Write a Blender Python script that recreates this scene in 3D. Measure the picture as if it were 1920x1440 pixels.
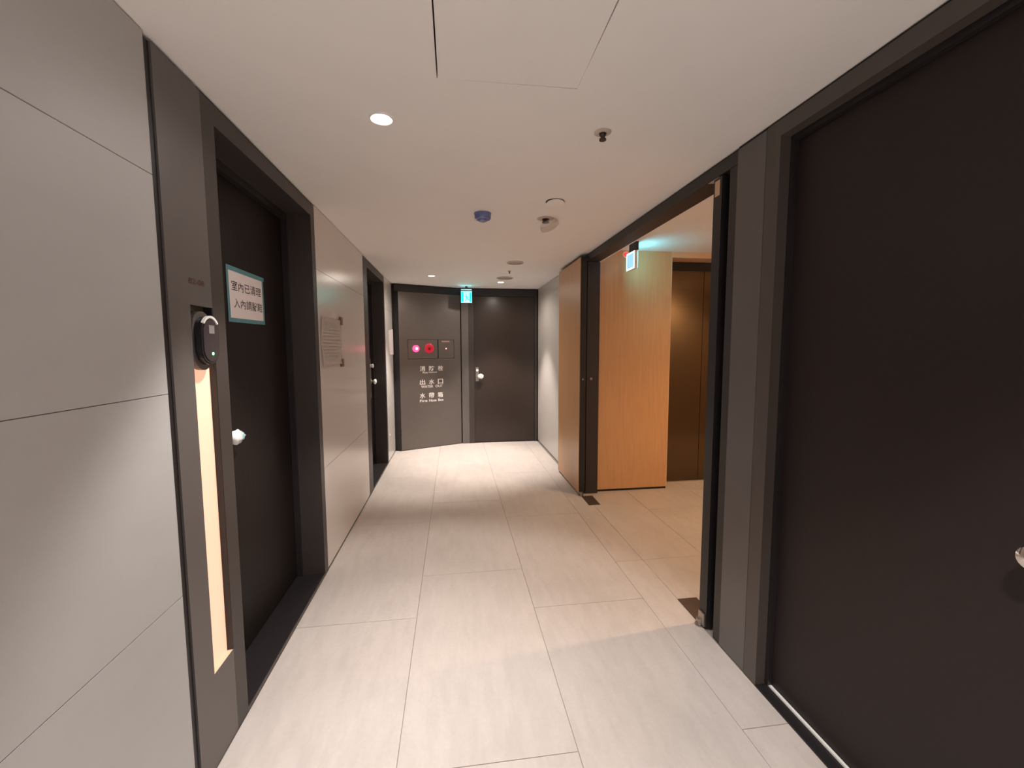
import bpy, bmesh, math, random
from mathutils import Vector, Matrix
random.seed(7)
for o in list(bpy.data.objects): bpy.data.objects.remove(o)
S = bpy.context.scene
COL = S.collection

# ---------------------------------------------------------------- camera, world, exposure, lights
PITCH, YAW, ROLL = 0.0848, 0.1344, 0.0037
CAM_Z = 1.36
cam = bpy.data.cameras.new('camera'); camo = bpy.data.objects.new('camera', cam); COL.objects.link(camo)
cam.sensor_width = 36; cam.lens = 803.1/1920*36; cam.clip_start = 0.02
F0 = Vector((math.sin(YAW), math.cos(YAW), 0)); R0 = Vector((math.cos(YAW), -math.sin(YAW), 0)); U = Vector((0, 0, 1))
FW = math.cos(PITCH)*F0 - math.sin(PITCH)*U
DN = -math.sin(PITCH)*F0 - math.cos(PITCH)*U
RT = math.cos(ROLL)*R0 + math.sin(ROLL)*DN
DD = -math.sin(ROLL)*R0 + math.cos(ROLL)*DN
camo.matrix_world = Matrix(((RT.x, -DD.x, -FW.x, 0), (RT.y, -DD.y, -FW.y, 0), (RT.z, -DD.z, -FW.z, CAM_Z), (0, 0, 0, 1)))
S.camera = camo
w = bpy.data.worlds.new('world'); S.world = w; w.use_nodes = True
w.node_tree.nodes['Background'].inputs[0].default_value = (1, .93, .88, 1)
w.node_tree.nodes['Background'].inputs[1].default_value = 0.02
S.view_settings.view_transform = 'Standard'; S.view_settings.look = 'None'
S.view_settings.exposure = 0.24; S.view_settings.gamma = 1.0; S.view_settings.use_curve_mapping = False

WARM = (1.0, 0.88, 0.78)
NEUT = (1.0, 0.93, 0.88)
ORANGE = (1.0, 0.62, 0.32)
CZ = 2.185            # ceiling height
LZ = 2.235            # lift lobby ceiling height
# each frosted downlight throws a bright core, a 80 degree beam and a wide weak spill: (watts, cone, blend)
DOWNLIGHTS = [
    (-.246, 1.668, NEUT, CZ, ((62, 52, 1.0), (88, 83, .40), (6, 172, .6)), 'bright round downlight in the corridor ceiling nearest the camera, left of the hatch'),
    (-.240, 5.080, WARM, CZ, ((10, 56, 1.0), (140, 76, .55), (15, 172, .6)), 'small glowing downlight above the hose cabinet at the corridor end'),
    (.602, 5.470, WARM, CZ, ((10, 56, 1.0), (140, 76, .55), (15, 172, .6)), 'small glowing downlight above the dark door at the corridor end'),
    (.580, .120, NEUT, CZ, ((92, 96, .5),), 'downlight in the corridor ceiling on the right above the photographer'),
    (-.240, -1.300, NEUT, CZ, ((195, 80, .6),), 'downlight in the corridor ceiling on the left, first behind the photographer'),
    (.580, -2.000, NEUT, CZ, ((270, 90, .6),), 'downlight in the corridor ceiling on the right, first behind the photographer'),
    (-.240, -3.600, NEUT, CZ, ((230, 110, .5),), 'downlight in the corridor ceiling far behind the photographer'),
    (3.05, 2.080, ORANGE, LZ, ((108, 140, .5),), 'round warm downlight in the lift lobby ceiling by the near wall'),
    (2.10, 3.050, ORANGE, LZ, ((9, 130, .6),), 'round warm downlight in the lift lobby ceiling before the lift'),
]

# ---------------------------------------------------------------- materials
def nodes(m):
    m.use_nodes = True; nt = m.node_tree; return nt, nt.nodes, nt.links, nt.nodes['Principled BSDF']
MATS = {}
def mat(name, col, rough=.5, metal=0., var=.0, scale=8., stretch=(1, 1, 1), bump=0., spec=.5, emit=None, estr=0., rnd=0., coat=0.):
    m = bpy.data.materials.new(name); nt, N, L, B = nodes(m); MATS[name] = m
    B.inputs['Base Color'].default_value = (*col, 1); B.inputs['Roughness'].default_value = rough
    B.inputs['Metallic'].default_value = metal; B.inputs['Specular IOR Level'].default_value = spec
    B.inputs['Coat Weight'].default_value = coat; B.inputs['Coat Roughness'].default_value = .15
    if emit:
        B.inputs['Emission Color'].default_value = (*emit, 1); B.inputs['Emission Strength'].default_value = estr
    if var or bump or rnd:
        g = N.new('ShaderNodeNewGeometry'); mp = N.new('ShaderNodeMapping'); mp.inputs['Scale'].default_value = stretch
        L.new(g.outputs['Position'], mp.inputs['Vector'])
        n1 = N.new('ShaderNodeTexNoise'); n1.inputs['Scale'].default_value = scale; n1.inputs['Detail'].default_value = 6
        n1.inputs['Roughness'].default_value = .6; L.new(mp.outputs[0], n1.inputs['Vector'])
        if rnd:
            oi = N.new('ShaderNodeObjectInfo'); ad = N.new('ShaderNodeVectorMath'); ad.operation = 'MULTIPLY_ADD'
            cb = N.new('ShaderNodeCombineXYZ')
            for i in range(3): L.new(oi.outputs['Random'], cb.inputs[i])
            ad.inputs[1].default_value = (9, 7, 5); L.new(cb.outputs[0], ad.inputs[0]); L.new(g.outputs['Position'], ad.inputs[2])
            L.new(ad.outputs[0], mp.inputs['Vector'])
        cr = N.new('ShaderNodeMapRange'); cr.inputs[1].default_value = .3; cr.inputs[2].default_value = .7
        cr.inputs[3].default_value = 1-var; cr.inputs[4].default_value = 1+var; L.new(n1.outputs['Fac'], cr.inputs[0])
        last = cr.outputs[0]
        if rnd:
            r2 = N.new('ShaderNodeMapRange'); r2.inputs[3].default_value = 1-rnd; r2.inputs[4].default_value = 1+rnd
            L.new(oi.outputs['Random'], r2.inputs[0]); mu = N.new('ShaderNodeMath'); mu.operation = 'MULTIPLY'
            L.new(last, mu.inputs[0]); L.new(r2.outputs[0], mu.inputs[1]); last = mu.outputs[0]
        vm = N.new('ShaderNodeVectorMath'); vm.operation = 'SCALE'; vm.inputs[0].default_value = col
        L.new(last, vm.inputs['Scale']); L.new(vm.outputs[0], B.inputs['Base Color'])
        if bump:
            bp = N.new('ShaderNodeBump'); bp.inputs['Strength'].default_value = bump; bp.inputs['Distance'].default_value = .002
            L.new(n1.outputs['Fac'], bp.inputs['Height']); L.new(bp.outputs[0], B.inputs['Normal'])
    return m
def stone(name, col, rough, amp):
    """pale stone-look porcelain: soft clouds, fine diagonal streaks"""
    m = bpy.data.materials.new(name); nt, N, L, B = nodes(m); MATS[name] = m
    g = N.new('ShaderNodeNewGeometry'); oi = N.new('ShaderNodeObjectInfo'); cb = N.new('ShaderNodeCombineXYZ')
    for i in range(3): L.new(oi.outputs['Random'], cb.inputs[i])
    ad = N.new('ShaderNodeVectorMath'); ad.operation = 'MULTIPLY_ADD'; ad.inputs[1].default_value = (9, 7, 5)
    L.new(cb.outputs[0], ad.inputs[0]); L.new(g.outputs['Position'], ad.inputs[2])
    def noise(sc, rot, strch, detail):
        mp = N.new('ShaderNodeMapping'); mp.inputs['Rotation'].default_value = rot; mp.inputs['Scale'].default_value = strch
        L.new(ad.outputs[0], mp.inputs['Vector']); n = N.new('ShaderNodeTexNoise'); n.inputs['Scale'].default_value = sc
        n.inputs['Detail'].default_value = detail; n.inputs['Roughness'].default_value = .62; L.new(mp.outputs[0], n.inputs['Vector']); return n
    a = noise(2.2, (0, 0, .5), (1, 1, 1), 5); b = noise(5, (0, 0, .38), (4.5, 1, 3), 8); c = noise(60, (0, 0, 0), (1, 1, 1), 3)
    def rng(n, lo, hi, f=.3, t=.7):
        r = N.new('ShaderNodeMapRange'); r.inputs[1].default_value = f; r.inputs[2].default_value = t
        r.inputs[3].default_value = lo; r.inputs[4].default_value = hi; L.new(n.outputs['Fac'], r.inputs[0]); return r.outputs[0]
    def mul(x, y):
        q = N.new('ShaderNodeMath'); q.operation = 'MULTIPLY'; L.new(x, q.inputs[0]); L.new(y, q.inputs[1]); return q.outputs[0]
    s = mul(mul(rng(a, 1-.05*amp, 1+.04*amp), rng(b, 1-.055*amp, 1+.03*amp, .35, .6)), rng(c, 1-.03*amp, 1+.02*amp))
    vm = N.new('ShaderNodeVectorMath'); vm.operation = 'SCALE'; vm.inputs[0].default_value = col
    L.new(s, vm.inputs['Scale']); L.new(vm.outputs[0], B.inputs['Base Color'])
    rr = rng(b, rough*(1-.1*amp), rough*(1+.15*amp)); L.new(rr, B.inputs['Roughness'])
    bp = N.new('ShaderNodeBump'); bp.inputs['Strength'].default_value = .12*amp if amp > .5 else 0; bp.inputs['Distance'].default_value = .001
    L.new(b.outputs['Fac'], bp.inputs['Height']); L.new(bp.outputs[0], B.inputs['Normal'])
    return m

M_FLOOR = stone('floor_porcelain', (.565, .515, .485), .45, 1.)
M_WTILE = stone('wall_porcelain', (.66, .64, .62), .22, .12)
M_NTILE = stone('wall_porcelain_shaded', (.455, .453, .450), .5, .3)  # same slab in a darker tone, the near wall's shade put into its colour
M_RTILE = stone('pale_wall_porcelain', (.58, .55, .525), .35, .3)
M_GROUT = mat('grout', (.30, .27, .245), .9)
M_WBACK = mat('wall_mortar', (.33, .30, .28), .9)
M_CEIL = mat('ceiling_paint', (.88, .865, .85), .8, var=.012, scale=3, bump=.05, spec=.2)
M_GAP = mat('shadow_gap_paint', (.012, .010, .010), .7)
M_DOOR = mat('dark_wenge_laminate', (.0105, .0073, .0068), .5, var=.35, scale=14, stretch=(6, 6, .25), bump=.15, spec=.22)
M_DOOR3 = mat('near_black_door_paint', (.018, .0118, .011), .5, var=.12, scale=60, bump=.05, spec=.35)
M_DOOR2 = mat('dark_brown_door_paint', (.033, .0225, .0185), .27, var=.08, scale=40, bump=.05)
M_FRAME = mat('dark_bronze_frame', (.045, .036, .033), .45, var=.04, scale=20)
M_FRAME3 = mat('near_black_frame', (.028, .0225, .0215), .5, var=.04, scale=20)
M_FRAME2 = mat('brown_steel_frame', (.075, .060, .054), .42, var=.04, scale=20)
M_BLACK = mat('black_frame_metal', (.016, .014, .015), .45)
M_PANEL = mat('grey_brown_steel_panel', (.135, .122, .117), .42, metal=.25, var=.03, scale=12)
M_HYD = mat('hose_cabinet_steel', (.142, .124, .114), .33, metal=.35, var=.03, scale=9)
M_PALE = mat('pale_maple_laminate', (.78, .56, .40), .5, var=.03, scale=5, stretch=(4, 4, .4))
M_GLOW = mat('warm_backlit_acrylic', (.65, .44, .33), .5, emit=(1, .54, .36), estr=.70)
M_WOOD = mat('honey_wood_laminate', (.58, .33, .165), .38, var=.07, scale=9, stretch=(5, 5, .35), bump=.04)
M_WEDGE = mat('wood_edge_band', (.66, .42, .26), .5)
M_BRONZE = mat('bronze_mirror_steel', (.105, .068, .036), .20, metal=.9, var=.05, scale=5, stretch=(1, 1, 6), coat=.35)
M_PLATE = mat('floor_hinge_cover', (.13, .095, .075), .4, metal=.5, var=.15, scale=60)
M_CHROME = mat('chrome', (.75, .74, .72), .12, metal=1)
M_STEEL = mat('brushed_steel', (.42, .38, .34), .35, metal=.9)
M_WHITE = mat('white_plastic', (.86, .85, .83), .35)
M_WRAP = mat('white_wrap_film', (.92, .95, .96), .22, coat=.4)
M_TEAL = mat('teal_tape_on_wrap', (.35, .62, .64), .35)
M_PAPER = mat('white_paper', (.80, .74, .74), .8, var=.02, scale=6)
M_PAPER2 = mat('pale_notice_paper', (.86, .80, .77), .8, var=.03, scale=9)
M_TAPE = mat('teal_masking_tape', (.10, .27, .31), .6, var=.1, scale=25)
M_BTAPE = mat('brown_tape', (.17, .10, .07), .5)
M_INK = mat('black_ink', (.03, .025, .03), .7)
M_GINK = mat('grey_print', (.66, .61, .585), .8)
M_LETTER = mat('white_vinyl_letters', (.80, .76, .74), .5)
M_BROWNLET = mat('red_brown_letters', (.075, .035, .025), .5)
M_PINKLET = mat('pink_label_letters', (.80, .42, .36), .5)
M_READER = mat('glossy_black_reader', (.012, .011, .014), .18)
M_READERF = mat('reader_face', (.035, .026, .028), .3)
M_GREYSQ = mat('grey_key_icon', (.22, .20, .20), .4)
M_LED_G = mat('green_led', (.1, .9, .4), .3, emit=(.45, 1, .65), estr=6)
M_LEDRING = mat('green_led_ring', (.01, .06, .025), .3)
M_BLUE = mat('blue_dust_cover', (.15, .18, .40), .35, var=.15, scale=60, coat=.3)
M_DETECT = mat('cream_plastic', (.56, .48, .43), .5)
M_DETECT2 = mat('pinkish_grill', (.42, .34, .31), .6)
M_DARKNOZ = mat('dark_nozzle', (.06, .04, .035), .4, metal=.4)
M_LAMP = mat('lamp_lens', (1, 1, 1), .3, emit=(1, .93, .85), estr=30)
M_LAMPW = mat('warm_lamp_lens', (1, .9, .8), .3, emit=(1, .82, .60), estr=25)
M_RED = mat('red_lamp_glow', (.8, .02, .08), .3, emit=(1, .04, .13), estr=3.2)
M_REDHOT = mat('red_lamp_core', (1, .5, .6), .3, emit=(1, .38, .55), estr=6)
M_REDD = mat('red_speaker_disc', (.42, .012, .03), .35, emit=(1, .02, .06), estr=.18)
M_REDD2 = mat('red_speaker_slot', (.16, .008, .015), .4)
M_REDLED = mat('red_led', (1, .3, .25), .3, emit=(1, .30, .26), estr=2.5)
M_EX_T = mat('exit_sign_top_glow', (.3, .9, 1), .3, emit=(.25, .85, 1.0), estr=5)  # emission for the strip added on top of the sign
M_EX_G = mat('exit_sign_green', (0, .6, .5), .3, emit=(.0, .85, .68), estr=1.0)
M_EX_L = mat('exit_sign_light', (.5, 1, 1), .3, emit=(.09, 1.0, .92), estr=4.0)
M_EX_D = mat('exit_sign_figure', (0, .35, .28), .3, emit=(.0, .45, .36), estr=.5)
M_EX_B = mat('exit_sign_blue_face', (.3, .5, .8), .3, emit=(.22, .46, .95), estr=1.3)
M_EX_W = mat('exit_sign_white_rim', (.7, .95, 1), .3, emit=(.62, .95, 1), estr=2.0)
M_EX_C = mat('exit_sign_cyan_face', (.3, .9, 1), .3, emit=(.15, .82, 1.0), estr=16)
M_CLEAR = bpy.data.materials.new('milky_plastic_film'); nt, N, L, B = nodes(M_CLEAR)
B.inputs['Base Color'].default_value = (.66, .58, .53, 1); B.inputs['Roughness'].default_value = .35
B.inputs['Alpha'].default_value = .2

# ---------------------------------------------------------------- helpers
def link(name, me, m, parent=None):
    o = bpy.data.objects.new(name, me); COL.objects.link(o)
    if m is not None: me.materials.append(m)
    if parent is not None: o.parent = parent
    return o
def empty(name, label, cat=None, loc=(0, 0, 0), kind=None, group=None):
    o = bpy.data.objects.new(name, None); COL.objects.link(o); o.location = loc; o.empty_display_size = .1
    tag(o, label, cat, kind, group); return o
def tag(o, label=None, cat=None, kind=None, group=None):
    if label: o['label'] = label
    if cat: o['category'] = cat
    if kind: o['kind'] = kind
    if group: o['group'] = group
    return o
def bx(bm, x0, x1, y0, y1, z0, z1):
    vs = [bm.verts.new((x, y, z)) for z in (z0, z1) for y in (y0, y1) for x in (x0, x1)]
    for f in ((0, 2, 3, 1), (4, 5, 7, 6), (0, 1, 5, 4), (2, 6, 7, 3), (0, 4, 6, 2), (1, 3, 7, 5)):
        bm.faces.new([vs[i] for i in f])
def winv(p):
    m = p.matrix_basis.copy(); q = p.parent
    while q is not None: m = q.matrix_basis @ m; q = q.parent
    return m.inverted()
def fin(name, bm, m, parent=None, bevel=0., smooth=False, seg=2, off=None):
    bmesh.ops.recalc_face_normals(bm, faces=bm.faces)
    if bevel:
        bmesh.ops.bevel(bm, geom=list(bm.edges), offset=bevel, segments=seg, affect='EDGES', clamp_overlap=True)
    if parent is not None:                       # world coordinates -> parent space
        bm.transform(winv(parent))
    if smooth:
        for f in bm.faces: f.smooth = True
    me = bpy.data.meshes.new(name); bm.to_mesh(me); bm.free()
    return link(name, me, m, parent)
def box(name, x0, x1, y0, y1, z0, z1, m, parent=None, bevel=0.):
    bm = bmesh.new(); bx(bm, x0, x1, y0, y1, z0, z1); return fin(name, bm, m, parent, bevel)
def boxes(name, lst, m, parent=None, bevel=0.):
    bm = bmesh.new()
    for b in lst: bx(bm, *b)
    return fin(name, bm, m, parent, bevel)
def lathe(name, prof, m, parent=None, loc=(0, 0, 0), axis='Z', seg=32, rot=None):
    """prof: list of (r, h); revolved about the axis through loc"""
    bm = bmesh.new(); rings = []
    for r, h in prof:
        if r < 1e-5: rings.append([bm.verts.new((0, 0, h))])
        else: rings.append([bm.verts.new((r*math.cos(2*math.pi*i/seg), r*math.sin(2*math.pi*i/seg), h)) for i in range(seg)])
    for a, b in zip(rings, rings[1:]):
        for i in range(seg):
            j = (i+1) % seg
            if len(a) == 1 and len(b) == 1: continue
            if len(a) == 1: bm.faces.new((a[0], b[i], b[j]))
            elif len(b) == 1: bm.faces.new((a[i], a[j], b[0]))
            else: bm.faces.new((a[i], a[j], b[j], b[i]))
    T = Matrix.Identity(4)
    if axis == 'X': T = Matrix.Rotation(math.pi/2, 4, 'Y')
    if axis == '-X': T = Matrix.Rotation(-math.pi/2, 4, 'Y')
    if axis == '-Y': T = Matrix.Rotation(math.pi/2, 4, 'X')
    if rot is not None: T = rot @ T
    bm.transform(Matrix.Translation(loc) @ T)
    o = fin(name, bm, m, parent, smooth=True)
    for p in o.data.polygons: p.use_smooth = True
    try: o.data.set_sharp_from_angle(angle=math.radians(40))
    except Exception: pass
    return o
def prism(name, pts, d0, d1, frame, m, parent=None, bevel=0.):
    """pts (u,v) extruded along w from d0 to d1; frame = Matrix mapping (u,v,w) to world"""
    bm = bmesh.new()
    a = [bm.verts.new((u, v, d0)) for u, v in pts]; b = [bm.verts.new((u, v, d1)) for u, v in pts]
    bm.faces.new(a[::-1]); bm.faces.new(b); n = len(pts)
    for i in range(n): bm.faces.new((a[i], a[(i+1) % n], b[(i+1) % n], b[i]))
    bm.transform(frame); return fin(name, bm, m, parent, bevel)
def frm(o, u, v, w):
    return Matrix(((u[0], v[0], w[0], o[0]), (u[1], v[1], w[1], o[1]), (u[2], v[2], w[2], o[2]), (0, 0, 0, 1)))
def rect(u0, u1, v0, v1): return [(u0, v0), (u1, v0), (u1, v1), (u0, v1)]
def disc(u, v, r, n=24): return [(u+r*math.cos(2*math.pi*i/n), v+r*math.sin(2*math.pi*i/n)) for i in range(n)]
def text(name, s, u0, u1, v0, v1, frame, w, m, parent=None, bold=.0, fit=True):
    """lettering fitted to the rectangle u0..u1, v0..v1 of the frame, standing w proud of it"""
    cu = bpy.data.curves.new(name, 'FONT'); cu.body = s; cu.size = 1; cu.offset = bold; cu.resolution_u = 3
    cu.fill_mode = 'FRONT'
    to = bpy.data.objects.new('tmp', cu); COL.objects.link(to)
    dg = bpy.context.evaluated_depsgraph_get(); dg.update()
    me = bpy.data.meshes.new_from_object(to.evaluated_get(dg)); bpy.data.objects.remove(to); bpy.data.curves.remove(cu)
    bm = bmesh.new(); bm.from_mesh(me); bpy.data.meshes.remove(me)
    if not bm.verts: return None
    xs = [q.co.x for q in bm.verts]; ys = [q.co.y for q in bm.verts]
    x0, x1, y0, y1 = min(xs), max(xs), min(ys), max(ys)
    for q in bm.verts:
        q.co = ((u0+(q.co.x-x0)/(x1-x0)*(u1-u0)), (v0+(q.co.y-y0)/(y1-y0)*(v1-v0)), w)
    bm.transform(frame)
    if parent is not None: bm.transform(winv(parent))
    me = bpy.data.meshes.new(name); bm.to_mesh(me); bm.free()
    return link(name, me, m, parent)

# ---------------------------------------------------------------- FLOOR
ST = 'structure'
XL, XR = -.785, 1.181
floor = empty('floor', 'pale stone-look tiled floor of the corridor and the lift lobby', 'floor', kind=ST)
boxes('screed', [(-1.02, 4.3, -5.2, 6.2, -.12, -.0035)], M_GROUT, floor)
tile_meshes = {}
def tile_floor(x0, x1, y0, y1):
    key = (round(x1-x0, 3), round(y1-y0, 3))
    g = .0011
    if key not in tile_meshes:
        bm = bmesh.new(); a, b = key[0]/2-g, key[1]/2-g; c = .0012
        lo = [bm.verts.new(v) for v in ((-a, -b, -.012), (a, -b, -.012), (a, b, -.012), (-a, b, -.012))]
        mi = [bm.verts.new(v) for v in ((-a, -b, -.0008), (a, -b, -.0008), (a, b, -.0008), (-a, b, -.0008))]
        hi = [bm.verts.new(v) for v in ((-a+c, -b+c, 0), (a-c, -b+c, 0), (a-c, b-c, 0), (-a+c, b-c, 0))]
        for p, q in ((lo, mi), (mi, hi)):
            for i in range(4): bm.faces.new((p[i], p[(i+1) % 4], q[(i+1) % 4], q[i]))
        bm.faces.new(hi)
        me = bpy.data.meshes.new('tile'); bm.to_mesh(me); bm.free(); me.materials.append(M_FLOOR); tile_meshes[key] = me
    o = bpy.data.objects.new('tile', tile_meshes[key]); COL.objects.link(o); o.parent = floor
    o.location = ((x0+x1)/2, (y0+y1)/2, 0)
# columns of 60 x 121 cm tiles, alternately shifted
def field(X0, X1, Y0, Y1):
    k = 0; xe = -.807
    while xe < X1:
        off = 2.106 if k % 2 == 0 else 2.508
        a, b = max(xe, X0), min(xe+.602, X1)
        if b-a > .01:
            y = off-1.2125*7
            while y < Y1:
                c, d = max(y, Y0), min(y+1.2125, Y1)
                if d-c > .01: tile_floor(a, b, c, d)
                y += 1.2125
        xe += .602; k += 1
field(XL, 1.181, -4.9, 6.07)
field(1.181, 4.2, 1.876, 4.0)

# ---------------------------------------------------------------- CEILING
ceil = empty('ceiling', 'plain matt white plaster ceiling', 'ceiling', kind=ST)
hx0, hx1, hy0, hy1 = -.040, .404, .960, 1.408
boxes('plaster', [(-1.0, 1.30, -5.2, hy0, CZ, CZ+.1), (-1.0, 1.30, hy1, 6.3, CZ, CZ+.1),
                  (-1.0, hx0, hy0, hy1, CZ, CZ+.1), (hx1, 1.30, hy0, hy1, CZ, CZ+.1)], M_CEIL, ceil)
box('void_board', hx0-.02, hx1+.02, hy0-.02, hy1+.02, CZ+.101, CZ+.12, M_GAP, ceil)
box('lobby_plaster', 1.30, 4.3, 1.70, 4.1, LZ, LZ+.1, M_CEIL, ceil)
# the access hatch sits a little askew, so its gaps open and close along the edges
ht = prism('hatch_panel', [(hx0+.004, hy0+.001), (hx1-.0045, hy0+.001), (hx1-.0004, hy1-.10), (hx1-.0004, hy1-.0045),
                           (hx0+.10, hy1-.0004), (hx0+.0045, hy1-.0004)], 0.0005, .02,
           frm((0, 0, CZ), (1, 0, 0), (0, 1, 0), (0, 0, 1)), M_CEIL, ceil)

# ---------------------------------------------------------------- WALLS
def wtile(name, parent, x, side, y0, y1, z0, z1, m=M_WTILE, t=.012):
    """one porcelain slab on an X = const wall; side +1 faces +X"""
    g = .0007
    a, b = (x-t, x) if side > 0 else (x, x+t)
    return box(name, a, b, y0+g, y1-g, z0+g, z1-g, m, parent, bevel=.0008)
wl = empty('wall_left', 'left corridor wall clad in large grey stone-look slabs', 'wall', kind=ST)
box('backing', -1.02, -.7975, -5.0, 1.2975, .013, CZ-.001, M_WBACK, wl)
box('backing', -1.02, -.7975, 2.664, 3.985, .013, CZ-.001, M_WBACK, wl)
box('backing', -1.02, -.7975, 5.157, 5.75, .013, CZ-.001, M_WBACK, wl)
box('backing', -1.15, -1.02, -5.2, 6.2, 0, CZ-.001, M_GAP, wl)
for (y0, y1) in ((-4.7, -3.5), (-3.5, -2.3), (-2.3, -1.1), (-1.1, .10), (.10, 1.297)):
    for (z0, z1) in ((.012, .65), (.65, 1.235), (1.235, 1.82), (1.82, CZ-.004)):
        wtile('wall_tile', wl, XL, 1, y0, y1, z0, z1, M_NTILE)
for (z0, z1) in ((.012, .635), (.635, 1.82), (1.82, CZ-.004)):
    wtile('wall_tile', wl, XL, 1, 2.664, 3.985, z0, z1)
for (z0, z1) in ((.012, .635), (.635, 1.82), (1.82, CZ-.004)):
    wtile('wall_tile', wl, XL, 1, 5.157, 5.748, z0, z1)

wr = empty('wall_right', 'right corridor wall with pale slabs beyond the open wooden door leaf', 'wall', kind=ST)
box('backing', 1.2125, 1.33, 3.815, 6.2, 0, CZ-.001, M_GAP, wr)
box('backing', 1.195, 1.33, -5.0, .36, 0, CZ-.001, M_GAP, wr)
for (y0, y1) in ((3.815, 4.90), (4.90, 6.068)):
    wtile('wall_tile', wr, 1.2, -1, y0, y1, .014, CZ-.004, M_RTILE)
for (y0, y1) in ((-4.7, -3.5), (-3.5, -2.3), (-2.3, -.9), (-.9, .35)):
    wtile('wall_tile', wr, 1.181, -1, y0, y1, .012, CZ-.004)

wb = empty('wall_back', 'pale wall closing the corridor far behind the photographer', 'wall', kind=ST)
box('backing', -1.02, 1.33, -5.1, -4.92, 0, CZ-.001, M_WTILE, wb)
wf = empty('wall_far', 'end wall of the corridor behind the dark door and the hose cabinet', 'wall', kind=ST)
box('backing', -1.02, 1.33, 6.125, 6.25, 0, CZ-.001, M_GAP, wf)

# grey-brown pilaster between the big dark door and the lobby opening
pil = empty('wall_pilaster', 'grey-brown steel faced pilaster between the big right-hand door and the lobby opening', 'wall', kind=ST)
box('facing', 1.181, 1.26, 1.541, 1.709, .004, CZ-.012, M_PANEL, pil, bevel=.0015)
box('backing', 1.262, 1.33, 1.47, 1.80, 0, CZ-.001, M_GAP, pil)
box('shadow_gap', 1.186, 1.26, 1.541, 1.709, CZ-.012, CZ-.001, M_GAP, pil)

# ---------------------------------------------------------------- DOOR 1 (near, left) with its reader panel
rp = empty('wall_reader_panel', 'grey-brown metal side panel beside the near left door with a tall pale slot', 'panel', loc=(XL, 1.42, 0), kind=ST)
PX0, PX1 = XL-.016, XL
sy0, sy1, sz0, sz1 = 1.424, 1.541, .306, 1.493
boxes('panel_face', [(PX0, PX1, 1.325, sy0, .003, CZ-.012), (PX0, PX1, sy0, 1.545, .003, sz0), (PX0, PX1, sy0, 1.545, sz1, CZ-.012)], M_PANEL, rp)
box('edge_strip', PX0, PX1-.006, 1.298, 1.3245, .003, CZ-.012, M_BLACK, rp)
box('slot_back', XL-.032, XL-.027, sy0-.004, sy1+.003, sz0-.004, sz1+.004, M_PANEL, rp)
q = box('light_strip', XL-.0195, XL-.0185, sy0+.001, sy1-.001, sz0+.001, 1.345, M_GLOW, rp); q['label'] = 'warm backlit strip'
boxes('slot_side', [(XL-.026, XL-.0165, sy0-.004, sy0, sz0, sz1)], M_PANEL, rp)
box('slot_edge', XL-.026, XL-.0005, sy1, 1.5445, sz0, sz1, M_BLACK, rp)
box('slot_sill', XL-.026, XL-.0005, sy0, sy1, sz0-.003, sz0+.001, M_PALE, rp)
box('backing', -1.02, XL-.033, 1.298, 1.545, 0, CZ-.001, M_GAP, rp)
FL = frm((XL, 0, 0), (0, 1, 0), (0, 0, 1), (1, 0, 0))       # left wall: u = y, v = z, w = out of the wall
text('room_number', 'B2-08', 1.424, 1.505, 1.556, 1.574, FL, .0006, M_BROWNLET, rp, bold=.02)

def left_door(nm, label, y0, yi0, yi1, y1, leafm):
    d = empty(nm, label, 'door', loc=(XL, (y0+y1)/2, 0), kind=ST)
    LX = -.94
    boxes('door_frame', [(LX+.001, XL, y0, yi0, 0, 2.172), (LX+.001, XL, yi1, y1, 0, 2.172), (LX+.001, XL, yi0, yi1, 2.104, 2.172)], M_FRAME, d)
    boxes('shadow_gap', [(LX, XL-.008, y0, y1, 2.172, CZ-.001)], M_GAP, d)
    boxes('frame_stop', [(LX+.001, LX+.03, yi0, yi0+.018, .012, 2.104), (LX+.001, LX+.03, yi1-.018, yi1, .012, 2.104), (LX+.001, LX+.03, yi0+.018, yi1-.018, 2.07, 2.104)], M_BLACK, d)
    lf = box('door_leaf', LX-.045, LX, yi0+.003, yi1-.003, .014, 2.104, leafm, d)
    boxes('threshold', [(LX-.045, XL-.004, yi0, yi1, 0, .012)], M_BLACK, d)
    box('threshold_edge', XL-.004, XL, yi0, yi1, 0, .013, M_FRAME2, d)
    box('backing', -1.02, LX-.046, y0, y1, 0, CZ-.001, M_GAP, d)
    return d, lf
d1, leaf1 = left_door('door_1', 'nearest left-hand dark wood door carrying a white notice framed in teal tape', 1.5455, 1.622, 2.598, 2.662, M_DOOR)
d2, leaf2 = left_door('door_2', 'second left-hand door, black, with a tall lock plate, beyond the taped notice sheet', 3.987, 4.17, 5.095, 5.155, M_DOOR)

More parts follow.
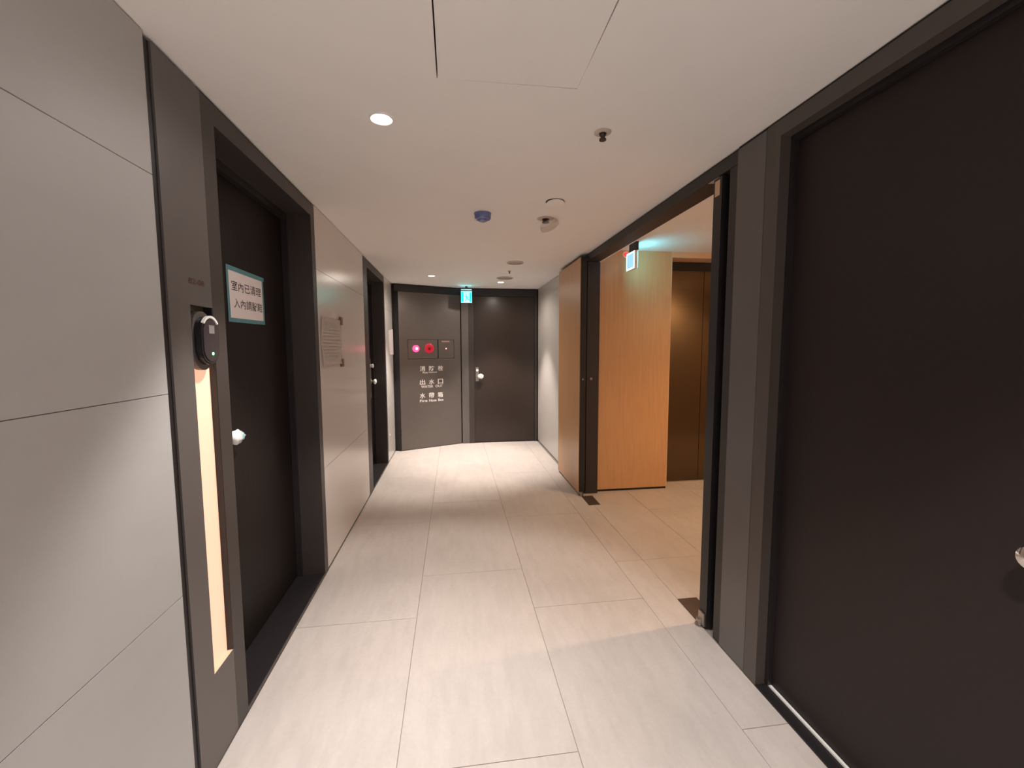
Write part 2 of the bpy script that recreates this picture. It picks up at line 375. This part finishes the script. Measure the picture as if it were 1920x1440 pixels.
def wrapped_handle(parent, x, y, z, s=1., label=None, axis=1):
    """rose, neck and a lever end bagged in white film (on an X = const leaf facing +X)"""
    r = lathe('handle_rose', [(0, 0), (.026, 0), (.026, .006), (.012, .008), (.010, .04), (0, .04)], M_STEEL, parent, (x, y, z), 'X', 24)
    bm = bmesh.new(); bmesh.ops.create_icosphere(bm, subdivisions=3, radius=1)
    for q in bm.verts:
        c = q.co.copy(); t = (c.y+1)/2
        k = (1.12-1.0*t**1.2)*(1+.08*math.sin(7*c.z+4*c.x)+.06*math.sin(13*c.y+5*c.z))
        q.co = Vector((c.x*.022*k+.048, c.y*.060, c.z*.038*k-.010*t))
    bm.transform(Matrix.Translation((x, y+.012, z)) @ Matrix.Scale(s, 4))
    h = fin('handle_wrap', bm, M_WRAP, parent, smooth=True)
    if label: h['label'] = label
    return h
wrapped_handle(d1, -.94, 1.885, 1.0, 1.0, 'white film wrapped over the lever handle')
bm = bmesh.new(); bmesh.ops.create_icosphere(bm, subdivisions=2, radius=1)
bm.transform(Matrix.Translation((-.8775, 1.902, .996)) @ Matrix.Diagonal((.004, .010, .016, 1)))
fin('wrap_tape', bm, M_TEAL, d1, smooth=True)
box('lock_plate', -.9395, -.922, 4.80, 4.965, .80, 1.245, M_FRAME2, d2, bevel=.004)
box('lock_strip', -.9215, -.915, 4.815, 4.845, .83, 1.215, M_STEEL, d2, bevel=.002)
wrapped_handle(d2, -.922, 4.945, .99, .95, 'white wrapped lever handle')
lathe('thumb_turn', [(0, 0), (.017, 0), (.017, .02), (.022, .024), (.022, .034), (0, .036)], M_WHITE, d2, (-.922, 4.915, 1.165), 'X', 20)

# card reader
rd = empty('card_reader', 'black pill-shaped door reader with a small green light, above the pale slot', 'reader', loc=(XL-.024, 1.485, 1.31))
def stadium(cu, cv, w, h, n=12):
    r = w/2; p = []
    for i in range(n+1): a = math.pi*i/n; p.append((cu+r*math.cos(a), cv+h/2-r+r*math.sin(a)))
    for i in range(n+1): a = math.pi+math.pi*i/n; p.append((cu+r*math.cos(a), cv-h/2+r+r*math.sin(a)))
    return p
prism('mounting_plate', stadium(1.481, 1.385, .106, .185), -.0255, -.001, FL, M_PANEL, rd)
prism('housing', stadium(1.484, 1.3855, .102, .152), -.001, .020, FL, M_READER, rd, bevel=.003)
rface = prism('face', stadium(1.484, 1.3855, .082, .132), .020, .0225, FL, M_READERF, rd)
arc = [(1.484+.050*math.cos(a), 1.4115+.052*math.sin(a)) for a in [math.radians(35+i*11) for i in range(11)]]
arc += [(1.484+.044*math.cos(a), 1.4115+.045*math.sin(a)) for a in [math.radians(145-i*11) for i in range(11)]]
prism('chrome_rim', arc, .016, .0245, FL, M_WHITE, rd)
prism('key_icon', rect(1.473, 1.503, 1.408, 1.434), .0225, .0232, FL, M_GREYSQ, rface)
prism('led_ring', disc(1.488, 1.343, .011), .0225, .0230, FL, M_LEDRING, rface)
prism('led', disc(1.488, 1.344, .0045), .0230, .0240, FL, M_LED_G, rface)

# notice on door 1
FD = frm((-.94, 0, 0), (0, 1, 0), (0, 0, 1), (1, 0, 0))
nt_ = empty('door_notice', 'white printed notice edged with teal tape on the near left door', 'notice', loc=(-.9395, 2.13, 1.48))
KS = .94/.93
nu0, nu1, nv0, nv1 = 1.968, 2.318, 1.474, 1.712
prism('sheet', [(nu0+.006, nv0+.005), (nu1-.006, nv0+.01), (nu1-.006, nv1-.01), (nu0+.006, nv1-.006)], .0002, .0010, FD, M_PAPER, nt_)
TP = .018
prism('tape', [(nu0, nv0), (nu1, nv0+.004), (nu1, nv0+.004+TP), (nu0, nv0+TP)], .0010, .0016, FD, M_TAPE, nt_)
prism('tape', [(nu0, nv1-TP), (nu1+.008, nv1-.004-TP), (nu1+.012, nv1-.002), (nu0, nv1+.002)], .0010, .0016, FD, M_TAPE, nt_)
prism('tape', [(nu0-.002, nv0+.002), (nu0+TP, nv0), (nu0+TP*.8, nv1), (nu0-.002, nv1)], .0016, .0021, FD, M_TAPE, nt_)
prism('tape', [(nu1-TP*.8, nv0+.006), (nu1, nv0+.004), (nu1, nv1-.004), (nu1-TP*.8, nv1-.002)], .0016, .0021, FD, M_TAPE, nt_)
text('notice_line', '室內已清理', 2.005, 2.290, 1.611, 1.654, FD, .0013, M_INK, nt_, bold=.006)
text('notice_line', '入內請脫鞋', 2.020, 2.297, 1.537, 1.579, FD, .0013, M_INK, nt_, bold=.006)

# sheet taped on the slabs between the two left doors
ns = empty('notice_sheet', 'pale text sheet with brown corner tape on the slabs between the two left doors', 'notice', loc=(XL, 2.92, 1.25))
bm = bmesh.new(); nu, nv = 14, 10; G = []
for i in range(nu+1):
    for j in range(nv+1):
        u = i/nu; v = j/nv
        y = 2.685+.45*u+(.012*v*(1-v)*4 if i == nu else 0); z = 1.252+.300*v
        lift = .004+.012*(1-u)*abs(v-.5)*2*.6+.010*max(0, u-.85)/.15*(abs(v-.5)*2)+.003*math.sin(9*v+3*u)
        G.append(bm.verts.new((XL+lift+.0015, y-.012*(v > .95)*u*0, z)))
for i in range(nu):
    for j in range(nv):
        a = i*(nv+1)+j; bm.faces.new((G[a], G[a+nv+1], G[a+nv+2], G[a+1]))
bmesh.ops.solidify(bm, geom=list(bm.faces), thickness=.0006)
fin('sheet', bm, M_PAPER2, ns, smooth=True)
lines = []
for k in range(11):
    z = 1.505-k*.021; a = 2.73; b = (2.80 if k == 0 else random.choice((3.05, 3.08, 2.98)))
    lines.append((XL+.0105, XL+.0112, a, b, z, z+.0035))
boxes('printed_lines', lines, M_GINK, ns)
box('corner_tape', XL+.0005, XL+.016, 3.115, 3.165, 1.232, 1.285, M_BTAPE, ns)
box('corner_tape', XL+.0005, XL+.016, 3.115, 3.165, 1.52, 1.575, M_BTAPE, ns)

n3 = empty('paper_slip', 'pinkish white folded sheet on the last narrow strip of left wall', 'notice', loc=(XL, 5.6, 1.28))
prism('sheet', [(5.44, 1.30), (5.50, 1.275), (5.735, 1.275), (5.735, 1.598), (5.40, 1.575)], .001, .004, FL, M_PAPER, n3)
box('fold', XL+.004, XL+.009, 5.62, 5.735, 1.275, 1.598, M_PAPER, n3)
fp = lathe('wall_button', [(0, 0), (.012, 0), (.012, .006), (0, .008)], M_WHITE, None, (XL, 5.30, .305), 'X', 16)
tag(fp, 'tiny white round fitting low on the last strip of left wall', 'fitting')

# ---------------------------------------------------------------- HOSE CABINET on the slanted corner
A = Vector((-.700, 5.715, 0)); Bv = Vector((.100, 6.063, 0)); UD = (Bv-A).normalized(); ND = Vector((UD.y, -UD.x, 0))
HF = frm(A, UD, (0, 0, 1), ND)
hf = empty('trim_cabinet_surround', 'dark steel surround and header around the slanted hose cabinet', 'trim', loc=A, kind=ST)
bm = bmesh.new()
def hbox(name, u0, u1, v0, v1, w0, w1, m, par, bevel=0.):
    return prism(name, rect(u0, u1, v0, v1), w0, w1, HF, m, par, bevel)
hbox('header', -.05, .985, 2.088, CZ-.012, -.05, .0, M_BLACK, hf)
hbox('backing', -.08, .985, .0, 2.18, -.10, -.06, M_GAP, hf)
prism('jamb', [(-.785, 5.750), (-.703, 5.712), (-.700, 5.80), (-.785, 5.80)], 0.0, CZ-.012, frm((0, 0, 0), (1, 0, 0), (0, 1, 0), (0, 0, 1)), M_BLACK, hf)
post = tag(box('trim_post', .108, .206, 6.050, 6.12, .0, 2.075, M_PANEL, None, bevel=.002), 'narrow grey-brown upright between the hose cabinet and the end door', 'trim', ST)

hc = empty('hose_cabinet', 'slanted grey-brown fire hose cabinet with red lamps and white lettering at the corridor end', 'cabinet', loc=A+Vector((0, 0, .0)))
Wd = .866
c0, c1, z0, z1 = .112, .768, 1.214, 1.472
bmd = [(0, Wd, .008, z0), (0, c0, z0, z1), (c1, Wd, z0, z1), (0, Wd, z1, 2.084)]
bm = bmesh.new()
for (a, b, c, d) in bmd: bx(bm, a, b, c, d, -.03, 0)
bm.transform(HF); fin('cabinet_door', bm, M_HYD, hc)
hbox('box_recess', c0, c1, z0, z1, -.035, -.028, M_GAP, hc)
lp = hbox('lamp_panel', .1165, .5265, 1.218, 1.4685, -.028, -.001, M_HYD, hc, .0015)
rp2 = hbox('socket_panel', .5385, .7635, 1.218, 1.4685, -.028, -.001, M_HYD, hc, .0015)
def hl(name, prof, u, v, m, par, w=-.001):
    R = HF.to_3x3().to_4x4()
    p = HF @ Vector((u, v, w)); return lathe(name, prof, m, par, p, 'Z', 28, rot=R)
lampo = q = hl('indicator_lamp', [(.046, 0), (.046, .004), (.040, .020), (.024, .034), (0, .038)], .222, 1.351, M_RED, hc); q['label'] = 'glowing red indicator lamp'
hl('lamp_core', [(.016, .0355), (.014, .040), (0, .041)], .222, 1.351, M_REDHOT, lampo)
spk = q = hl('speaker_disc', [(.066, 0), (.066, .005), (.058, .009), (.034, .010), (.030, .006), (0, .006)], .407, 1.354, M_REDD, hc); q['label'] = 'dull red round alarm disc'
hl('disc_button', [(.018, .006), (.018, .012), (0, .013)], .407, 1.350, M_REDD2, spk)
hl('socket_led', [(.009, 0), (.009, .004), (0, .006)], .650, 1.349, M_REDLED, rp2)
text('socket_lettering', '緊急電源插座', .588, .702, 1.437, 1.457, HF, .0002, M_PINKLET, rp2, bold=.01)
for s, a, b, c, d in (('消防栓', .270, .600, 1.050, 1.119), ('Fire Hydrant', .310, .512, 1.018, 1.043), ('出水口', .266, .597, .868, .937),
                      ('WATER OUT', .283, .588, .824, .858), ('水帶箱', .263, .592, .684, .756), ('Fire Hose Box', .262, .600, .632, .668)):
    if len(s) == 3:
        for k_, ch in enumerate(s):
            u_ = a+(b-a-.075)/2*k_; text('character', ch, u_, u_+.075, c, d, HF, .0006, M_LETTER, hc, bold=.014)
    else:
        n_ = len(s); p_ = 0
        for wd_ in s.split(' '):
            text('word', wd_, a+(b-a)*p_/n_, a+(b-a)*(p_+len(wd_))/n_, c, d, HF, .0006, M_LETTER, hc, bold=.012); p_ += len(wd_)+1
for v in (.20, 1.75):
    hbox('hinge', -.006, .0, v, v+.09, -.02, .006, M_BLACK, hc)

# ---------------------------------------------------------------- DOOR 3 (end of corridor)
d3 = empty('door_3', 'dark brown door closing the end of the corridor with a white wrapped handle', 'door', loc=(.70, 6.07, 0), kind=ST)
boxes('door_frame', [(.207, .279, 6.055, 6.12, 0, 2.075), (1.149, 1.186, 6.055, 6.12, 0, 2.075)], M_FRAME, d3)
box('header', .108, 1.186, 6.052, 6.12, 2.075, CZ-.014, M_BLACK, d3)
box('door_leaf', .281, 1.147, 6.075, 6.12, .012, 2.073, M_DOOR2, d3)
box('threshold', .281, 1.147, 6.07, 6.12, 0, .006, M_FRAME2, d3)
# handle plate, lever, thumb turn facing -Y
box('lock_plate', .303, .345, 6.066, 6.0749, .885, 1.085, M_STEEL, d3, bevel=.003)
lathe('thumb_turn', [(0, 0), (.016, 0), (.018, .012), (.014, .022), (0, .024)], M_WHITE, d3, (.324, 6.066, 1.040), '-Y', 20)
lathe('lever_neck', [(0, 0), (.013, 0), (.011, .042), (0, .045)], M_STEEL, d3, (.324, 6.066, .948), '-Y', 16)
bm = bmesh.new(); bmesh.ops.create_icosphere(bm, subdivisions=3, radius=1)
for q in bm.verts:
    c = q.co; k = 1+.09*math.sin(8*c.z+5*c.x)
    q.co = Vector((max(-.9, c.x)*.043*k, c.y*.022, c.z*.036*k))
bm.transform(Matrix.Translation((.368, 6.016, .957)))
q = fin('handle_wrap', bm, M_WRAP, d3, smooth=True); q['label'] = 'white film wrapped over the lever handle'

# ---------------------------------------------------------------- LOBBY DOORWAY: frame, two open leaves, floor hinges
d4 = empty('door_4', 'open double fire door between corridor and lift lobby, dark frame and wood faced leaves', 'door', loc=(1.2, 2.8, 0), kind=ST)
boxes('door_frame', [(1.1855, 1.26, 1.711, 1.762, 0, 2.118), (1.195, 1.31, 3.765, 3.814, 0, 2.118)], M_FRAME3, d4)
box('lintel', 1.1855, 1.300, 1.711, 3.814, 2.12, CZ-.010, M_FRAME3, d4)
box('lintel_gap', 1.192, 1.300, 1.711, 3.814, CZ-.010, CZ-.001, M_GAP, d4)
box('lintel_riser', 1.300, 1.312, 1.80, 3.814, 2.12, LZ, M_CEIL, d4)
# near leaf, swung 90 degrees into the lobby
lb = boxes('door_leaf', [(1.183, 2.03, 1.814, 1.874, .010, 2.112)], M_BLACK, d4)
box('leaf_facing', 1.20, 2.025, 1.8745, 1.8785, .014, 2.108, M_WOOD, d4)
box('latch_plate', 1.1805, 1.1829, 1.828, 1.861, 2.034, 2.100, M_WEDGE, d4)
# far leaf, swung flat against the corridor wall
fl_ = box('door_leaf', 1.1255, 1.179, 3.733, 4.526, .012, 2.158, M_BLACK, d4, bevel=.002)
fl_f = box('leaf_facing', 1.1205, 1.1255, 3.742, 4.518, .018, 2.150, M_WOOD, d4); fl_f['label'] = 'honey wood laminate facing'
for (x, z) in ((1.150, 1.072),):
    lathe('bolt_hole', [(0, 0), (.009, 0), (.008, .003), (0, .003)], M_STEEL, d4, (x, 3.733, z), '-Y', 14)
lathe('bolt_hole', [(0, 0), (.012, 0), (.011, .004), (0, .005)], M_STEEL, d4, (1.238, 3.765, 1.074), '-Y', 14)
prism('pivot_arm', [(1.845, 2.1185), (1.93, 2.1185), (1.86, 2.095), (1.845, 2.095)], 1.187, 1.20, frm((0, 0, 0), (0, 1, 0), (0, 0, 1), (1, 0, 0)), M_STEEL, d4)
prism('pivot_arm', [(1.15, 2.155), (1.20, 2.14), (1.20, 2.125), (1.16, 2.125)], -3.764, -3.74, frm((0, 0, 0), (1, 0, 0), (0, 0, 1), (0, -1, 0)), M_STEEL, d4)
# bottom pivots
for (px, py) in ((1.190, 1.845), (1.150, 3.752)):
    lathe('floor_pivot', [(0, 0), (.024, 0), (.024, .006), (.012, .008), (.012, .02), (.018, .022), (.018, .035), (0, .036)], M_STEEL, d4, (px-.012, py+(.012 if py < 3 else -.03), .0), 'Z', 16)
box('pivot_strap', 1.174, 1.1835, 1.818, 1.868, .012, .075, M_STEEL, d4, bevel=.002)
for (x0, x1, y0, y1) in ((1.178, 1.288, 1.895, 2.070), (1.137, 1.240, 3.478, 3.700)):
    pl = tag(box('floor_hinge_cover', x0, x1, y0, y1, .0002, .0035, M_PLATE, None, bevel=.001),
             ('dark metal floor hinge cover beside the near jamb of the lobby opening' if y0 < 3 else 'dark metal floor hinge cover at the foot of the wood faced leaf'), 'hinge cover', group='floor hinge covers of the lobby doorway')

# ---------------------------------------------------------------- DOOR 5 (big near right door)
d5 = empty('door_5', 'large near-black brown door filling the right side of the photo', 'door', loc=(1.2, .95, 0), kind=ST)
boxes('door_frame', [(1.181, 1.26, 1.470, 1.5395, 0, 2.118), (1.181, 1.26, .36, .43, 0, 2.118), (1.181, 1.26, .36, 1.5395, 2.118, CZ-.010)], M_FRAME2, d5)
box('shadow_gap', 1.186, 1.26, .36, 1.5395, CZ-.010, CZ-.001, M_GAP, d5)
boxes('frame_stop', [(1.222, 1.26, 1.452, 1.470, .012, 2.118), (1.222, 1.26, .43, .448, .012, 2.118), (1.222, 1.26, .448, 1.452, 2.098, 2.118)], M_BLACK, d5)
box('door_leaf', 1.240, 1.285, .448, 1.452, .014, 2.098, M_DOOR3, d5)
box('threshold', 1.181, 1.228, .43, 1.470, 0, .005, M_BLACK, d5)
q = box('draught_strip', 1.2285, 1.2385, .45, 1.468, 0, .012, M_WHITE, d5); q['label'] = 'white strip under the leaf'
box('backing', 1.286, 1.33, .36, 1.47, 0, CZ-.001, M_GAP, d5)
lathe('knob', [(0, 0), (.032, 0), (.032, .004), (.028, .008), (.014, .010), (.012, .022), (.022, .028), (.027, .040), (.024, .050), (.014, .055), (0, .056)], M_CHROME, d5, (1.240, .710, .914), '-X', 32)

# ---------------------------------------------------------------- LIFT LOBBY
wo = empty('wall_lobby', 'honey wood laminate wall of the lift lobby beside the bronze lift door', 'wall', loc=(1.66, 3.8, 0), kind=ST)
box('wood_panel', 1.312, 2.002, 3.800, 4.06, .022, LZ-.001, M_WOOD, wo)
box('edge_band', 2.0025, 2.012, 3.7985, 4.06, .022, 2.181, M_WEDGE, wo)
boxes('plinth', [(1.312, 2.008, 3.808, 4.06, 0, .021)], M_GAP, wo)
box('wood_header', 2.0025, 3.10, 3.800, 4.06, 2.182, LZ-.001, M_WEDGE, wo)
box('wood_panel', 3.10, 4.2, 3.800, 4.06, .022, LZ-.001, M_WOOD, wo)
w2 = empty('wall_lobby_right', 'far side wall of the lift lobby hidden beyond the opening', 'wall', kind=ST)
box('backing', 4.2, 4.3, 1.70, 4.06, 0, LZ, M_WOOD, w2)
w3 = empty('wall_lobby_near', 'near side wall of the lift lobby behind the swung leaf', 'wall', kind=ST)
box('backing', 1.332, 4.2, 1.70, 1.812, 0, LZ-.001, M_WTILE, w3)
lf = empty('lift_door', 'dark bronze mirror steel lift door in the lobby', 'lift door', loc=(2.45, 4.0, 0), kind=None)
box('door_panel', 2.014, 2.449, 3.992, 4.03, .012, 2.10, M_BRONZE, lf, bevel=.0015)
box('door_panel', 2.452, 2.90, 3.992, 4.03, .012, 2.10, M_BRONZE, lf, bevel=.0015)
box('header_panel', 2.014, 3.098, 3.985, 4.05, 2.103, 2.180, M_GAP, lf)
box('jamb_panel', 2.903, 3.098, 3.96, 4.05, .0, 2.10, M_BRONZE, lf)
box('sill', 2.014, 2.90, 3.975, 4.05, 0, .010, M_STEEL, lf)

# ---------------------------------------------------------------- EXIT SIGNS
ex = empty('exit_sign', 'green running-man exit sign glowing above the post at the corridor end', 'exit sign', loc=(.18, 5.87, CZ))
box('bracket', .165, .195, 5.866, 5.882, 2.140, CZ, M_BLACK, ex)
box('added_glow_strip', .110, .248, 5.857, 5.888, 2.137, 2.140, M_EX_T, ex)  # glowing strip added to throw cyan light on the ceiling above the sign
box('housing', .104, .254, 5.8525, 5.892, 1.960, 2.1365, M_STEEL, ex, bevel=.002)
EF = frm((0, 5.8523, 0), (1, 0, 0), (0, 0, 1), (0, -1, 0))
prism('light_face', rect(.108, .250, 1.964, 2.112), 0, .002, EF, M_EX_L, ex)
prism('green_bar', rect(.109, .140, 1.972, 2.108), .002, .0028, EF, M_EX_G, ex)
prism('green_bar', rect(.220, .245, 1.972, 2.098), .002, .0028, EF, M_EX_G, ex)
def limb(name, pts, wd, m, par):
    bm = bmesh.new()
    for (a, b) in zip(pts, pts[1:]):
        d = Vector((b[0]-a[0], b[1]-a[1])); n = Vector((-d.y, d.x)).normalized()*wd/2
        vs = [bm.verts.new((a[0]+n.x, a[1]+n.y, .0032)), bm.verts.new((a[0]-n.x, a[1]-n.y, .0032)), bm.verts.new((b[0]-n.x, b[1]-n.y, .0032)), bm.verts.new((b[0]+n.x, b[1]+n.y, .0032))]
        ws = [bm.verts.new((v.co.x, v.co.y, .002)) for v in vs]
        bm.faces.new(vs); bm.faces.new(ws[::-1])
        for i in range(4): bm.faces.new((vs[i], ws[i], ws[(i+1) % 4], vs[(i+1) % 4]))
    bm.transform(EF); return bm
bm = limb('f', [(.176, 2.052), (.186, 2.022)], .012, None, None)
for pts, wd in (([(.186, 2.024), (.172, 2.002), (.166, 1.982)], .009), ([(.186, 2.024), (.200, 2.006), (.218, 2.000)], .009),
                ([(.178, 2.046), (.163, 2.040), (.154, 2.050)], .006), ([(.180, 2.046), (.197, 2.044), (.206, 2.034)], .006)):
    b2 = limb('f', pts, wd, None, None); me = bpy.data.meshes.new('t'); b2.to_mesh(me); b2.free(); bm.from_mesh(me); bpy.data.meshes.remove(me)
fin('running_figure', bm, M_EX_D, ex)
prism('figure_head', disc(.173, 2.063, .008, 16), .002, .0032, EF, M_EX_D, ex)

e2 = empty('exit_sign', 'blue-white lit exit sign seen edge on, hanging in the lift lobby', 'exit sign', loc=(1.52, 3.565, LZ))
box('bracket', 1.508, 1.532, 3.46, 3.60, 2.1665, LZ, M_BLACK, e2)
box('housing', 1.506, 1.534, 3.478, 3.648, 2.018, 2.166, M_WHITE, e2, bevel=.002)
E2 = frm((1.5058, 0, 0), (0, -1, 0), (0, 0, 1), (-1, 0, 0))
prism('rim', rect(-3.646, -3.480, 2.020, 2.164), 0, .0012, E2, M_EX_W, e2)
prism('face', rect(-3.632, -3.494, 2.033, 2.151), .0012, .002, E2, M_EX_B, e2)
E3 = frm((1.5342, 0, 0), (0, 1, 0), (0, 0, 1), (1, 0, 0))
prism('back_face', rect(3.482, 3.644, 2.022, 2.162), 0, .0012, E3, M_EX_C, e2)

rl = empty('alarm_lamp', 'small red round alarm lamp on the wood wall beside the lobby exit sign', 'lamp', loc=(1.560, 3.80, 2.20))
lathe('base', [(0, 0), (.030, 0), (.028, .008), (0, .009)], M_WHITE, rl, (1.560, 3.7998, 2.197), '-Y', 20)
lathe('lens', [(.022, .008), (.020, .022), (.012, .030), (0, .032)], mat('red_alarm_lens', (.7, .03, .03), .3, emit=(1, .06, .05), estr=.8), rl, (1.560, 3.7998, 2.197), '-Y', 20)

# ---------------------------------------------------------------- CEILING FITTINGS
for (x, y, colr, cz, beams, lab) in DOWNLIGHTS:
    t = empty('downlight', lab, 'ceiling light', loc=(x, y, cz), group='round recessed downlights')
    rr = .035
    lathe('trim_ring', [(rr, 0), (rr, -.003), (rr+.004, -.005), (rr+.010, -.003), (rr+.011, 0)], M_WHITE, t, (x, y, cz), 'Z', 36)
    lathe('lens', [(rr-.0005, -.0008), (rr*.7, -.0018), (0, -.0022)], M_LAMP if colr is NEUT else M_LAMPW, t, (x, y, cz), 'Z', 36)
    for (pw, cone, blend) in beams:
        L_ = bpy.data.lights.new('lamp', 'SPOT'); L_.energy = pw; L_.color = colr; L_.spot_size = math.radians(cone); L_.spot_blend = blend
        L_.shadow_soft_size = .035
        lo = bpy.data.objects.new('lamp', L_); COL.objects.link(lo); lo.parent = t; lo.location = (0, 0, -.045)

def sprinkler(x, y, r, lab, drop=.034, cover=False):
    t = empty('sprinkler_head', lab, 'sprinkler', loc=(x, y, CZ))
    lathe('escutcheon', [(r, 0), (r, -.002), (r*.85, -.005), (r*.45, -.006), (r*.4, -.001), (0, -.001)], M_DETECT, t, (x, y, CZ), 'Z', 28)
    k = r/.034
    lathe('nozzle', [(0, -.001), (.013*k, -.001), (.013*k, -.012), (.009*k, -.016), (.009*k, -drop*.7), (.014*k, -drop*.75), (.014*k, -drop*.9), (0, -drop)], M_DARKNOZ, t, (x, y, CZ), 'Z', 14)
    if cover:
        R = Matrix.Rotation(math.radians(-24), 4, 'Y') @ Matrix.Rotation(math.radians(-8), 4, 'X')
        lathe('plastic_cover', [(r*.95, -.004), (r*1.15, -.022), (r*1.1, -.040), (r*.8, -.047), (0, -.048), (0, -.047), (r*.78, -.046), (r*1.06, -.039), (r*1.1, -.022), (r*.92, -.004)],
              M_CLEAR, t, (x+.018, y+.02, CZ-.016), 'Z', 24, rot=R)
    return t
sprinkler(.581, 1.662, .033, 'dark nozzle sprinkler in a round plate, ceiling right of the hatch', .034)
sprinkler(.597, 2.775, .056, 'sprinkler under a milky plastic cover behind the round white cover plate', .030, True)
sprinkler(.608, 4.67, .020, 'tiny dark sprinkler between two flat round discs on the far ceiling', .030)

cap = empty('blanking_plate', 'flush round white cover plate with a dark slit along one edge', 'cover plate', loc=(.583, 2.455, CZ))
lathe('shadow_ring', [(0, -.0002), (.053, -.0002), (.054, -.0012), (.050, -.0014), (0, -.0014)], M_DARKNOZ, cap, (.583, 2.455, CZ), 'Z', 32)
R = Matrix.Rotation(math.radians(-7), 4, 'X')
lathe('cap_disc', [(0, -.001), (.050, -.001), (.052, -.006), (.046, -.009), (0, -.010)], M_CEIL, cap, (.583, 2.451, CZ-.008), 'Z', 32, rot=R)

sd = empty('smoke_detector', 'smoke detector under a blue dust cover at mid ceiling', 'smoke detector', loc=(.189, 2.718, CZ))
lathe('dust_cover', [(0, 0), (.0535, 0), (.0535, -.006), (.051, -.008), (.050, -.032), (.046, -.037), (.030, -.039), (.026, -.047), (.014, -.052), (0, -.053)], M_BLUE, sd, (.189, 2.718, CZ), 'Z', 20)
box('tab', .137, .150, 2.700, 2.712, CZ-.052, CZ-.040, M_WHITE, sd)
for (x, y, r, lab) in ((.605, 4.21, .083, 'flat pinkish round disc on the far ceiling, nearer of two'), (.615, 5.135, .100, 'flat pinkish round disc on the far ceiling just before the end downlight')):
    t = empty('ceiling_speaker', lab, 'ceiling disc', loc=(x, y, CZ))
    lathe('rim', [(r, 0), (r, -.004), (r-.006, -.009), (r-.014, -.009), (r-.014, -.005)], M_DETECT, t, (x, y, CZ), 'Z', 36)
    lathe('grille', [(r-.0145, -.002), (r-.0145, -.006), (r*.5, -.008), (0, -.009)], M_DETECT2, t, (x, y, CZ), 'Z', 36)
